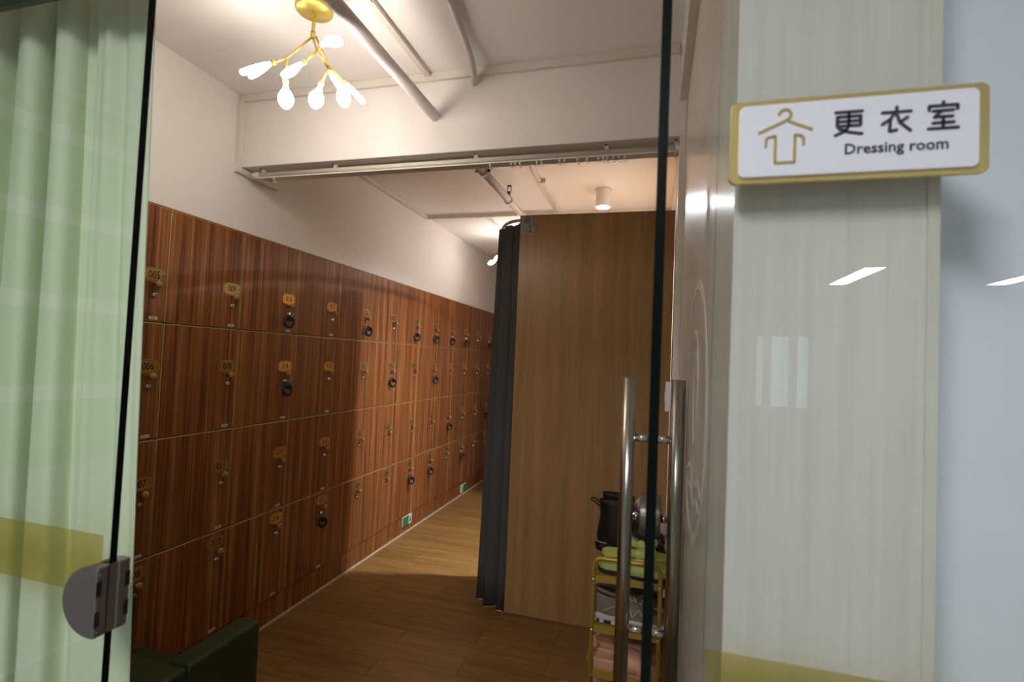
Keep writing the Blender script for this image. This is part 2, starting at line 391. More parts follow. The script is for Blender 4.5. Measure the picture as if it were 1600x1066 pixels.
for i, (x, y) in enumerate(((-.5, -1.05), (2.31, -5.77), (4.05, -5.77))):
    t = thing('ceiling_panel_light', (x, y, CEIL), ['long hall ceiling light nearest the glass front', 'long hall ceiling light mirrored beside the sign', 'long hall ceiling light mirrored at the right edge'][i], 'light', 'hall ceiling lights')
    B((-.11, -.62, -.03), (.11, .62, -.002)).build('housing', M['whitepl'], t)
    B((-.098, -.608, -.032), (.098, .608, -.0305)).build('diffuser', M['hallpanel'], t)
pb = thing('display_board', (-2.69, -.9, 0), 'green display board with white bars, mirrored in the left glass', 'board')
B((0, -1.3, .9), (.02, 1.3, 2.62)).build('panel', M['poster'], pb)
for z in (1.20, 1.62, 2.02, 2.40): B((.0202, -1.25, z), (.022, 1.25, z+.07)).build('bar', M['whitepl'], pb)

# ================================================================== LOCKERS
CW = .395; Y0 = 1.646
RH = (LOCK_TOP-PLINTH)/4
PZ = [1.756, 1.387, .918, .562]     # plate heights per row
g = .0020
def door_mesh():
    w_, h_ = CW/2-g, RH/2-g; e = .0040; t = .018
    mb = MB()
    a = [(0, -w_+e, -h_+e), (0, w_-e, -h_+e), (0, w_-e, h_-e), (0, -w_+e, h_-e)]
    b = [(-.0022, -w_, -h_), (-.0022, w_, -h_), (-.0022, w_, h_), (-.0022, -w_, h_)]
    c = [(-t, y, z) for _, y, z in b]
    mb.add(a, [(0, 1, 2, 3)], 0)
    mb.add(a+b, [(i, 4+i, 4+(i+1) % 4, (i+1) % 4) for i in range(4)], 1)
    mb.add(b+c, [(i, 4+i, 4+(i+1) % 4, (i+1) % 4) for i in range(4)], 1); mb.add(c, [(3, 2, 1, 0)], 1)
    return mb.mesh('door', [M['locker'], M['edge']])
DOOR = door_mesh()
KNOB = MB().lathe([(.006, 0), (.006, .012), (.011, .017), (.0155, .024), (.0155, .029), (.011, .034), (.004, .036)], axis=(1, 0, 0), n=16).mesh('knob', M['knob'])
LOCK = MB().lathe([(.0115, 0), (.0115, .003), (.0095, .005), (.0095, .009), (.008, .010)], axis=(1, 0, 0), n=16).box((.0101, -.001, -.005), (.0104, .001, .005), 1).mesh('lock', [M['chrome'], M['ink']])
STK = MB().box((0, -.018, -.006), (.0006, .018, .006)).box((.0006, -.013, -.002), (.0008, .012, .002), 1).mesh('sticker', [M['sticker'], plain('grey_print', (.2, .18, .17), .6)])
FP = lambda u, v, d: (d, u, v)
def plate_mesh(num):
    mb = MB(); out = []
    for kx in range(36):
        a = 2*math.pi*kx/36; c, s_ = math.cos(a), math.sin(a)
        out.append((.050*math.copysign(abs(c)**.62, c), .029*math.copysign(abs(s_)**.75, s_)))
    mb.prism(out, FP, 0, .0022)
    inn = [(u*.88, v*.84) for u, v in out]; mb.ribbon(inn+[inn[0]], .0016, FP, .0022, .0025, 1)
    for sx in (-1, 1): mb.prism(circ(sx*.0375, 0, .003, 8), FP, .0022, .0026, 1)
    vs, fs = glyphs('%03d' % num, .040)
    mb.add([(.0027, u*.86, v*1.1) for u, v in vs], fs, 1)
    return mb.mesh('number_plate', [M['plate'], M['ink']])
units = [(-2, 2), (0, 3), (3, 3), (6, 3), (9, 3)]
uname = ['locker cabinet half hidden by the green curtain, doors 001 to 008', 'locker cabinet beside the green curtain, doors 009 to 020', 'locker cabinet at the light edge, doors 021 to 032',
         'locker cabinet further along, doors 033 to 044', 'farthest locker cabinet, partly behind the grey curtain, doors 045 to 056']
LOCKS = {}
for (c0, n), lab in zip(units, uname):
    ya = Y0+c0*CW
    u = thing('locker_cabinet', (WL, ya, 0), lab, 'locker', 'wooden locker cabinets along the left wall')
    B((-.41, .001, PLINTH), (-.0195, n*CW-.001, LOCK_TOP)).build('carcass', M['gapdark'], u)
    B((-.40, .001, 0), (-.007, n*CW-.001, PLINTH-.003)).build('plinth', M['locker'], u)
    B((-.41, .0005, LOCK_TOP-.0), (-.001, n*CW-.0005, LOCK_TOP+.0015)).build('top_edge', M['edge'], u)
    for c in range(n):
        for r in range(4):
            num = (c0+c+2)*4+r+1
            zc = LOCK_TOP-RH*(r+.5); yc = (c+.5)*CW
            d = link('door', DOOR, u, loc=(0, yc, zc))
            yo = CW/2-.052; zo = PZ[r]-zc
            p_ = link('number_plate', plate_mesh(num), d, loc=(0, yo-.004, zo))
            link('knob', KNOB, d, loc=(0, yo, zo-.038))
            link('lock', LOCK, d, loc=(0, yo, zo-.080))
            if num <= 20: link('sticker', STK, d, loc=(0, yo+.004, -RH/2+.016))
            LOCKS[num] = (WL, ya+yc+yo, PZ[r]-.080)
# keys on black wristbands
def key_band(num, tilt):
    x, y, z = LOCKS[num]
    t = thing('wristband_key', (x+.0105, y, z), 'black wristband key hanging in the %s row, %s locker column from the green curtain' % (('top', 'second', 'third', 'bottom')[(num-1) % 4], ('zeroth', 'first', 'second', 'third', 'fourth', 'fifth', 'sixth', 'seventh', 'eighth', 'ninth', 'tenth', 'eleventh', 'twelfth')[(num-1)//4]), 'key', 'wristband keys in locker doors', rz=tilt)
    MB().box((0, -.001, -.004), (.022, .001, .004)).prism(circ(0, -.004, .010, 14), lambda u, v, d: (.028+u*.8, d, v), -.0012, .0012).build('key', M['chrome'], t)
    cx, cz = .030, -.046
    pts = [(cx+.004*math.sin(a*3), .022*math.sin(a), cz+.028*math.cos(a)) for a in [2*math.pi*i/24 for i in range(24)]]
    MB().tube(pts, .0075, 10, closed=True).build('band', M['black'], t)
    MB().lathe([(.013, -.004), (.0145, 0), (.013, .004)], (cx, .002, cz+.016), (1, 0, 0), 14).build('tag', M['black'], t)
    MB().tube([(.030, 0, -.010), (.031, .003, -.018), (.030, 0, -.026)], .003, 6).build('loop', M['black'], t)
for i, nmb in enumerate((13, 14, 20, 21, 26, 29, 32, 33, 34, 36, 37, 39, 41, 44, 49, 51)): key_band(nmb, -.75*math.atan2(LOCKS[nmb][1], 1.95)+(-.25, .1, -.1, .2, 0)[i % 5])
# low exit signs on the plinth
for (y, z, mir, lab) in ((3.965, .098, 1, 'low green and white exit sign on the plinth, nearer one'), (5.29, .066, -1, 'low green and white exit sign on the plinth, far one')):
    t = thing('exit_sign', (WL-.007, y, z), lab, 'sign', 'low exit signs')
    B((0, -.079, -.039), (.012, .079, .039)).build('housing', M['whitepl'], t, bevel=.002)
    B((.0121, min(-.078*mir, .02*mir), -.038), (.0132, max(-.078*mir, .02*mir), .038)).build('green_panel', M['green'], t)
    fig = MB(); F2 = lambda u, v, d: (.0122+d, .05*mir+u*mir, v)
    fig.prism(circ(0, .022, .006, 10), F2, 0, .001); fig.ribbon([(0, .014), (-.004, -.004), (.008, -.014), (.006, -.028)], .007, F2, 0, .001); fig.ribbon([(-.004, -.004), (-.012, -.02)], .006, F2, 0, .001); fig.ribbon([(.012, .004), (0, .010), (-.012, .002)], .004, F2, 0, .001)
    fig.build('running_figure', M['ink'], t)

# ================================================================== CURTAIN RAIL ON THE BEAM
rail = thing('curtain_rail', (-.93, 2.032, 2.318), 'long cream curtain rail under the ceiling beam with small empty hooks', 'rail')
RX0, RX1 = WL+.05-(-.93), WR-.006+.93
MB().tube([(RX0, 0, 0), (RX1, 0, 0)], .0125, 14).build('tube', M['trunk'], rail)
B((RX0, -.006, -.017), (RX1, .006, -.011)).build('track', M['trunk'], rail)
for x in (RX0+.05, -.52, .17, .72, RX1-.03):
    B((x-.009, -.004, .010), (x+.009, .004, BZ-2.318)).build('bracket', M['trunk'], rail)
    MB().lathe([(.005, 0), (.005, .004)], (x, -.018, .026), (0, -1, 0), 8).build('screw', M['ink'], rail)
MB().tube([(RX0-.012, 0, -.002), (RX0+.03, 0, -.002)], .017, 14).build('end_cap', M['trunk'], rail)
MB().tube([(RX1-.03, 0, -.002), (RX1+.004, 0, -.002)], .017, 14).build('end_cap', M['trunk'], rail)
hook = MB().box((-.004, -.003, -.008), (.004, .003, 0)).tube([(0, 0, -.008), (0, 0, -.018), (.002, 0, -.023), (.006, 0, -.025), (.010, 0, -.023), (.0115, 0, -.016), (.0115, 0, -.012)], .0014, 6).mesh('hook', M['trunk'])
for px in (430, 766, 799, 805, 812, 839, 846, 874, 882, 902, 917, 935, 942, 949, 958, 966, 976, 1054):
    p_ = on_y(px, 250, 2.032); link('hook', hook, rail, loc=(p_.x+.93, 0, -.017))

# ================================================================== PIPES
pp = thing('sprinkler_pipe', (-.937, 0, 2.504), 'thick white sprinkler pipe running through the beam', 'pipe')
MB().tube([(0, .69, 0), (0, 6.55, 0)], .0225, 20).build('tube', M['pipe'], pp)
for y in (2.62, 3.14): MB().tube([(0, y-.022, 0), (0, y+.022, 0)], .0275, 20).build('coupling', M['greyring'], pp)
for sx in (-1, 1): MB().lathe([(.008, 0), (.008, .014), (.004, .018)], (sx*.025, 2.62, 0), (sx, 0, 0), 8).build('bolt', M['ink'], pp)
sp = MB().lathe([(.010, .02), (.010, .045), (.013, .047), (.013, .056), (.008, .058)], (0, 3.14, 0), n=12).build('sprinkler_head', M['red'], pp)
MB().tube([(-.012, 3.14, .056), (-.014, 3.14, .075), (-.006, 3.14, .092)], .0025, 6).tube([(.012, 3.14, .056), (.014, 3.14, .075), (.006, 3.14, .092)], .0025, 6).build('yoke', M['ink'], sp)
MB().lathe([(.002, .058), (.002, .088)], (0, 3.14, 0), n=6).build('glass_bulb', M['whitepl'], sp)
MB().lathe([(.016, .092), (.016, .095)], (0, 3.14, 0), n=14).build('deflector', M['ink'], sp)
c1 = MB().tube([(-.68, .70, CEIL-.016), (-.700, 1.56, CEIL-.016), (-.722, 1.74, CEIL-.018), (-.728, 1.80, CEIL-.024), (-.735, 1.86, CEIL-.034), (-.752, 1.94, CEIL-.05), (-.765, 1.985, CEIL-.06)], .0125, 12).build('bent_conduit', M['pipe'])
tag(c1, 'thin white conduit bending down into the front of the beam', 'pipe')
c2 = thing('straight_conduit', (-.77, 2.16, CEIL-.014), 'thin straight white conduit on the ceiling behind the beam', 'pipe')
MB().tube([(.04, 0, 0), (-.03, 1.87, 0)], .0125, 12).build('tube', M['pipe'], c2)
B((-.012, 1.12, -.014), (.036, 1.135, .012)).build('clip', M['greyring'], c2)

# ================================================================== CHANDELIERS
can = on_z(491, 19, CEIL-.055)
ch = thing('branch_chandelier', (can.x, can.y, CEIL), 'gold branching chandelier with lit leaf-shaped bulbs in front of the beam', 'chandelier', 'branching chandeliers')
O = Vector((can.x, can.y, CEIL))
MB().lathe([(.060, 0), (.062, -.004), (.062, -.050), (.058, -.055)], n=32).build('ceiling_rose', M['goldlamp'], ch)
def q(px, py, y): return on_y(px, py, y)-O
yc = can.y
J0 = q(489, 57, yc); J0 = Vector((0, 0, J0.z))
JA = q(448, 91, yc-.06); JB = q(495.5, 80, yc-.03); JC = q(514.5, 104, yc+.05)
stem = MB().tube([(0, 0, -.05), J0], .0062, 10).tube([J0+Vector((0, 0, .016)), J0-Vector((0, 0, .006))], .0082, 10)
stem.build('stem', M['goldlamp'], ch)
def branch(a, b): MB().tube([a, b], .0038, 8).build('branch', M['goldlamp'], ch)
branch(J0, JA); branch(J0, JB); branch(J0+Vector((.004, .01, .006)), JC); branch(JB, JC+Vector((-.004, -.004, -.004)))
def leaf(joint, neck, tip, face):
    """flat leaf bulb between neck and tip; face=1 shows its round side to the camera, 0 its edge"""
    branch(joint, neck)
    ax = (tip-neck); L_ = ax.length; ax.normalize()
    view = (O+neck-CAM).normalized(); side = ax.cross(view).normalized(); toward = side.cross(ax).normalized()
    nrm = (toward*math.cos(math.radians(90*(1-face)))+side*math.sin(math.radians(90*(1-face)))).normalized(); wid = ax.cross(nrm)
    prof = [(.0060, 0), (.0066, .10), (.0078, .20), (.0120, .30), (.0195, .42), (.0245, .56), (.0250, .68), (.0212, .83), (.0125, .95), (.003, 1.0)]
    rings = []
    for r, h in prof:
        th = min(r, .0095 if h > .2 else r)
        rings.append([neck+ax*(h*L_)+wid*(r*math.cos(2*math.pi*j/16))+nrm*(th*math.sin(2*math.pi*j/16)) for j in range(16)])
    MB().loft(rings).build('leaf_bulb', M['bulb'], ch)
    MB().tube([neck-ax*.006, neck+ax*.006], .0092, 10).build('socket', M['goldlamp'], ch)
leaf(JA, q(427, 98, yc-.10), q(375, 114, yc-.13), .12)
leaf(JA, q(424, 100, yc-.02), q(390, 119, yc+.04), .25)
leaf(JA, q(446.7, 128, yc-.06), q(446.7, 170, yc-.065), 1)
leaf(JB, q(474, 97.5, yc-.07), q(441, 121, yc-.11), .3)
leaf(JB, q(503, 70, yc-.05), q(531, 62, yc-.13), .45)
leaf(JC, q(501.5, 131, yc+.02), q(490, 169, yc+.0), 1)
leaf(JC, q(515, 112, yc+.04), q(537, 146, yc+.03), .06)
leaf(JC, q(540, 130, yc+.09), q(569, 161, yc+.12), .0)
leaf(JC, q(531, 125, yc+.12), q(540, 168, yc+.14), .9)
# second one, further back, behind the fitting curtain
ch2 = copy_tree(ch)
rot = math.radians(-35)
off = q(398, 107, yc-.12)
ro = Matrix.Rotation(rot, 3, 'Z') @ off
zt = CEIL+off.z
d_ = ray(769, 410); tpos = CAM + d_*((zt-EYE)/d_.z)
ch2.location = (tpos.x-ro.x, tpos.y-ro.y, CEIL); ch2.rotation_euler = (0, 0, rot)
nk, tp = q(427, 98, yc-.10), q(375, 114, yc-.13)
lb = [c for c in ch2.children if c.name.startswith('leaf_bulb')]
lb.sort(key=lambda c: sum((Vector(v.co)-(nk+tp)/2).length for v in c.data.vertices)/len(c.data.vertices))
lb[0].matrix_basis = Matrix.Translation(nk) @ Matrix.Rotation(math.radians(75), 4, (tp-nk).normalized()) @ Matrix.Translation(-nk)
ch2['label'] = 'far branching chandelier behind the grey curtain, one lit bulb showing'

# ================================================================== FITTING CUBICLE
PX, PY, PT = -.80, 2.94, 2.343
cub = thing('fitting_cubicle', (PX, PY, 0), 'tall oak laminate fitting cubicle wall facing the door', 'cubicle')
B((0.002, 0, .004), (WR-PX-.002, .018, PT)).build('front_panel', M['oak'], cub)
B((0, -.0004, .004), (.002, .0184, PT)).build('edge_strip', M['header'], cub)
B((0, 1.16, .004), (WR-PX-.002, 1.178, PT)).build('rear_panel', M['oak'], cub)
cl = MB(); FL = lambda u, v, d: (u, -d, v)
lab_out = [(.004, 2.222), (.072, 2.222)] + arc(.072, 2.240, .018, -90, 0, 5)[1:] + [(.090, 2.335)] + [(.022, 2.335)] + arc(.022, 2.317, .018, 90, 180, 5)[1:]
cl.prism(lab_out, FL, 0, .0008)
rg = circ(.045, 2.313, .017, 20); cl.ribbon(rg+[rg[0]], .0035, FL, .0008, .0010, 1); cl.ribbon([(.038, 2.320), (.038, 2.306), (.050, 2.304)], .003, FL, .0008, .0010, 1); cl.ribbon([(.054, 2.321), (.044, 2.316), (.053, 2.311), (.046, 2.307)], .0025, FL, .0008, .0010, 1)
rg = circ(.064, 2.245, .0065, 14); cl.ribbon(rg+[rg[0]], .004, FL, .0008, .0010, 1)
cl.ribbon([(.083, 2.322), (.083, 2.275)], .004, FL, .0008, .0010, 1); cl.ribbon([(.055, 2.29), (.055, 2.262)], .0018, FL, .0008, .0010, 1); cl.ribbon([(.064, 2.29), (.064, 2.268)], .004, FL, .0008, .0010, 1); cl.ribbon([(.045, 2.258), (.045, 2.232)], .0012, FL, .0008, .0010, 1); cl.ribbon([(.036, 2.258), (.036, 2.232)], .0012, FL, .0008, .0010, 1)
cl.build('corner_label', [plain('grey_label', (.36, .34, .31), .5), M['ink']], cub)['label'] = 'grey label with round marks'
def arcpt(s): # s 0..1 along the bulging rail from the front panel to the rear panel
    a = math.pi*s; return Vector((PX-.232*math.sin(a), PY+.02+.57*(1-math.cos(a)), 0))
cr_ = MB().tube([arcpt(i/24)-Vector((PX, PY, -2.318)) for i in range(25)], .010, 10).build('curved_rail', M['greyring'], cub)
# grey curtain, drawn over the nearer part of the bulging rail
NS, NZ = 110, 12
rows = []
for iz in range(NZ+1):
    z = .004+(2.300-.004)*iz/NZ; tt = 1-iz/NZ
    rr = []
    for i in range(NS+1):
        s = i/NS; p0 = arcpt(.0+.412*s); p1 = arcpt(.412*s+.002); tg = (p1-p0).normalized(); nn = Vector((tg.y, -tg.x, 0))
        amp = (.021+.012*tt)*(1-.3*math.cos(7*s))*min(1, s/.1); ph = 2*math.pi*4.5*s+.25*math.sin(5*z)
        d = amp*math.sin(ph)+.005*math.sin(2.3*ph+1)*min(1, s/.1)
        out = Vector((-1, 0, 0))*(.012*tt + .018*tt*math.sin(3*s))*min(1, s/.1)
        pt = p0-nn*d+out+Vector((-.003, -.017, 0))*max(0, 1-s/.05); pt.z = z - (.012*abs(math.sin(ph/2)) if iz == NZ else 0); rr.append(pt)
    rows.append(rr)
gc = MB().loft(rows, closed=False).build('fitting_curtain', M['greycurtain'])
so = gc.modifiers.new('thick', 'SOLIDIFY'); so.thickness = .003
tag(gc, 'charcoal grey curtain gathered at the left edge of the oak cubicle', 'curtain')
# ceiling spot inside the cubicle
sx_, sy_ = -.378, 3.56
sl = thing('ceiling_spot', (sx_, sy_, CEIL), 'small white cylinder spot lit above the oak cubicle', 'lamp')
MB().lathe([(.050, 0), (.050, -.128), (.046, -.128), (.046, -.100), (.001, -.099)], n=28, caps=False).build('housing', M['whitepl'], sl)
MB().lathe([(.058, -.0005), (.058, -.006), (.050, -.007)], n=28).build('mounting_ring', M['greyring'], sl)
MB().lathe([(.044, -.105), (.044, -.1055)], n=24).build('lens', M['lens'], sl)
sw = thing('switch_box', (.066, 2.006, 1.365), 'small white switch box on the trunking behind the door handle', 'switch')
B((-.022, -.018, -.055), (-.001, .022, .055)).build('housing', M['whitepl'], sw, bevel=.003)
B((-.0245, -.008, -.02), (-.022, .012, .02)).build('rocker', M['whitepl'], sw, bevel=.001)

# ================================================================== GREEN CURTAIN BEHIND THE LEFT GLASS
NS, NZ = 420, 16; rows = []
for iz in range(NZ+1):
    z = .03+(2.215-.03)*iz/NZ; tt = 1-iz/NZ; rr = []
    for i in range(NS+1):
        s = i/NS
        x = -1.93 + (1.93+(-0.8533)+(-0.0454)*max(z, .6))*s
        fold = s*1.062/.125; flat = max(0, min(1, (s-.80)/.05))
        a = 2*math.pi*fold+.35*math.sin(1.3*z)+.5*math.sin(fold*1.9)
        amp = .040*(.8+.2*tt)*(1-.80*flat)
        d = amp*math.sin(a)+.004*math.sin(3.1*a+2*z)+.006*flat*math.sin(fold*9)
        rr.append(Vector((x-.0165*math.sin(2*a)*(1-flat)*(.85+.15*tt), .745+d-.008*flat+.006*tt*math.sin(fold*.6), z)))
    rows.append(rr)
gcu = MB().loft(rows, closed=False).build('green_curtain', M['curtain']); so = gcu.modifiers.new('thick', 'SOLIDIFY'); so.thickness = .002
tag(gcu, 'pale green curtain in soft folds behind the left glass panel', 'curtain')
grl = thing('curtain_track', (-1.40, .748, 2.222), 'dark curtain track above the pale green curtain', 'rail')
B((-.54, -.02, -.002), (.56, .02, .03)).build('track', M['header'], grl)

# ================================================================== DRESSING ROOM SIGN
SY = GY-.0066
sg = thing('door_sign', (.2035, SY, 1.742), 'white and gold sign reading Dressing room on the right glass panel', 'sign')
FS = lambda u, v, d: (u, -d, v)
MB().prism(rrect(-.126, -.0485, .126, .0485, .008), FS, 0, .006).build('gold_plate', M['signgold'], sg, bevel=.001)
MB().prism(rrect(-.1165, -.0425, .1155, .0415, .0065), FS, .006, .010).build('white_plate', M['signwhite'], sg, bevel=.001)
ic = MB(); Tc = .010; W_ = .0030
def st(mb, pts, wd, m=0): mb.ribbon(pts, wd, FS, Tc, Tc+.0012, m)
ox = -.0690
st(ic, [(ox-.0265, .0085), (ox-.002, .0195)] + arc(ox, .0275, .0062, -70, 170, 12), W_)
st(ic, [(ox+.0045, .0195), (ox+.0275, .0090)], W_)
st(ic, [(ox-.0195, -.008)]+arc(ox-.0145, -.002, .005, 180, 90, 4)+[(ox-.0095, .0035), (ox-.0095, -.0275), (ox+.0105, -.0275), (ox+.0105, .0035)]+arc(ox+.0145, -.002, .005, 90, 0, 4)+[(ox+.0195, -.008)], W_)
ic.build('hanger_icon', M['signgold'], sg)
HZ = {'geng': [[(.03,.95),(.97,.95)], [(.10,.38),(.10,.76),(.92,.76),(.92,.38),(.10,.38)], [(.10,.57),(.92,.57)], [(.51,.95),(.51,.38),(.40,.18),(.04,.02)], [(.16,.28),(.45,.14),(.97,.03)]],
      'yi': [[(.50,1.0),(.50,.84)], [(.02,.80),(.98,.80)], [(.44,.78),(.28,.52),(.02,.34)], [(.29,.50),(.27,.04),(.50,.08)], [(.50,.72),(.62,.36),(.97,.03)], [(.86,.56),(.64,.40)]],
      'shi': [[(.50,1.06),(.50,.94)], [(.04,.76),(.04,.92),(.96,.92),(.96,.76)], [(.18,.72),(.82,.72)], [(.44,.72),(.22,.48),(.80,.48)], [(.16,.25),(.84,.25)], [(.50,.50),(.50,.03)], [(.02,.03),(.98,.03)]]}
for nm, cx in (('geng', -.0190), ('yi', .0265), ('shi', .0690)):
    mb = MB()
    for s_ in HZ[nm]: st(mb, [(cx+u*.0275, -.0008+v*.0275) for u, v in s_], .0031)
    mb.build('character', M['signink'], sg)
vs, fs = glyphs('Dressing room', .0164)
MB().add([FS(u*.98+.0395, v-.0170, Tc+.0008) for u, v in vs], fs).build('caption', M['signink'], sg)

# ================================================================== GREEN ARMCHAIR
ac = thing('green_armchair', (-1.60, 1.42, 0), 'low dark green leather armchair in front of the lockers', 'armchair')
zt = .55; xi, yi = -1.352+1.60, 1.222-1.42     # inner corner of back and right arm, relative
B((-.295, yi-.10, .06), (xi+.085, yi, zt)).build('backrest', M['leather'], ac, bevel=.014, seg=3)
B((xi, yi+.001, .06), (xi+.085, yi+.285, zt)).build('arm', M['leather'], ac, bevel=.014, seg=3)
B((-.295, yi+.001, .06), (-.215, yi+.285, zt)).build('arm', M['leather'], ac, bevel=.014, seg=3)
B((-.212, yi+.002, .10), (xi-.002, yi+.30, .36)).build('seat', M['leather'], ac, bevel=.02, seg=3)
for x in (-.26, xi+.05):
    for y in (yi-.07, yi+.25): MB().lathe([(.014, 0), (.02, .062)], (x, y, 0), n=12).build('foot', M['ink'], ac)

# ================================================================== SHOE RACK AND SHOES
RXL, RXR, RY, RD = -.182, .044, 1.85, .58
SHELF = [.735, .562, .408, .25, .09]
rk = thing('shoe_rack', ((RXL+RXR)/2, RY, 0), 'narrow gold metal shoe rack with five tiers by the right wall', 'shoe rack')
hx = (RXR-RXL)/2
for y in (0, RD):
    pts = [(-hx, y, 0), (-hx, y, .765)] + [(-hx+.03-.03*math.cos(a), y, .765+.03*math.sin(a)) for a in (.4, .8, 1.2)] + [(-hx+.03, y, .795), (hx-.03, y, .795)] + [(hx-.03+.03*math.sin(a), y, .765+.03*math.cos(a)) for a in (.4, .8, 1.2)] + [(hx, y, .765), (hx, y, 0)]
    MB().tube(pts, .0075, 10).build('end_frame', M['gold'], rk)
for z in SHELF:
    mb = MB().box((-hx+.006, .0, z-.004), (hx-.006, RD, z)).box((-hx+.006, -.003, z-.022), (hx-.006, .0, z+.002)).box((-hx+.006, RD, z-.022), (hx-.006, RD+.003, z+.002))
    mb.build('shelf', M['gold'], rk)
    for sx in (-1, 1): MB().lathe([(.006, 0), (.005, .004), (.002, .006)], (sx*(hx-.001), -.008, z-.012), (0, -1, 0), 10).build('bolt', M['chrome'], rk)

def sole_outline(L, W, n=14, heel=.36, waist=.30, ball=.5):
    """foot outline, heel at x=0, toe at x=L"""
    xs = [0, .03, .10, .22, .40, .58, .72, .84, .93, .98, 1.0]
    hw_ = [0, .5*heel*1.25, heel*.98, heel*1.02, waist*1.15, .43, ball*.98, .46, .34, .19, 0]
    up = [(x*L, h*W) for x, h in zip(xs, hw_)]
    return [(x, -h) for x, h in up] + [(x, h*.92) for x, h in reversed(up[1:-1])]
def slab(mb, out, z0, z1, mi=0, grow=0.0):
    cx = sum(p[0] for p in out)/len(out); r0 = [(x, y, z0) for x, y in out]; r1 = [(x+(x-cx)*grow, y*(1+grow), z1) for x, y in out]
    r05 = [(x+(x-cx)*(grow+.02), y*(1.03+grow), (z0+z1)/2) for x, y in out]
    return mb.loft([r0, r05, r1], mi, smooth=False)
def vault(mb, L, W, st_, mi=0, n=9, thick=None):
    """open arch sections across the foot: (x, halfwidth, zside, ztop)"""
    rings = []
    for x, hw_, z0, z1 in st_:
        rings.append([(x*L, hw_*W*math.copysign(abs(math.cos(a))**.7, math.cos(a)), z0+(z1-z0)*math.sin(a)**.8 if math.sin(a) > 0 else z0) for a in [math.pi*i/(n-1) for i in range(n)]])
    return mb.loft(rings, mi, closed=False)
def place(t, x, y, z, rz): t.location = (x, y, z); t.rotation_euler = (0, 0, rz); return t
def slipper(x, y, z, rz, m, label, group, L=.255):
    t = thing('slipper', (x, y, z), label, 'slipper', group, rz)
    out = sole_outline(L, .098)
    slab(MB(), out, 0, .026).build('sole', m, t)
    rim = MB(); r_in = [(L*.5+(a-L*.5)*.93, b*.88) for a, b in out]; n = len(out)
    rim.loft([[(a, b, .024) for a, b in out], [(a, b, .036) for a, b in out], [(a, b, .036) for a, b in r_in], [(a, b, .025) for a, b in r_in]], caps=False)
    rim.build('rim', m, t)
    up = MB(); vault(up, L, .098, [(.40, .47, .012, .062), (.50, .485, .012, .070), (.62, .50, .012, .068), (.76, .50, .012, .058), (.88, .42, .012, .045), (.96, .26, .012, .034), (1.0, .08, .014, .024)])
    o = up.build('upper', m, t); s_ = o.modifiers.new('t', 'SOLIDIFY'); s_.thickness = .004; s_.offset = -1
    return t
def sandal(x, y, z, rz, label):
    t = thing('bow_sandal', (x, y, z), label, 'sandal', 'yellow-green bow sandals', rz); L = .25
    out = sole_outline(L, .095); slab(MB(), out, 0, .016).build('outsole', M['black'], t)
    slab(MB(), [(L*.5+(a-L*.5)*.99, b*1.0) for a, b in out], .0165, .040, grow=.02).build('footbed', M['lime'], t)
    mb = MB(); vault(mb, L, .095, [(.44, .5, .015, .054), (.55, .52, .015, .064), (.66, .54, .015, .062), (.76, .52, .015, .052)]); o = mb.build('strap', M['lime'], t); s_ = o.modifiers.new('t', 'SOLIDIFY'); s_.thickness = .008
    for sx in (-1, 1):
        rings = [[(.14+sx*a, .0+b*math.cos(p), .066+.35*abs(a)+b*.6*math.sin(p)) for p in [2*math.pi*i/12 for i in range(12)]] for a, b in ((.006, .010), (.02, .020), (.04, .030), (.054, .024), (.060, .006))]
        MB().loft(rings).build('bow_loop', M['lime'], t)
    MB().lathe([(.006, -.016), (.015, -.010), (.017, 0), (.015, .010), (.006, .016)], (.14, 0, .072), (0, 1, 0), 12).build('bow_knot', M['lime'], t)
    MB().tube([(.085, -.046, .018), (.085, -.040, .045), (.085, 0, .056), (.085, .040, .045), (.085, .046, .018)], .010, 8).build('instep_strap', M['black'], t)
    return t
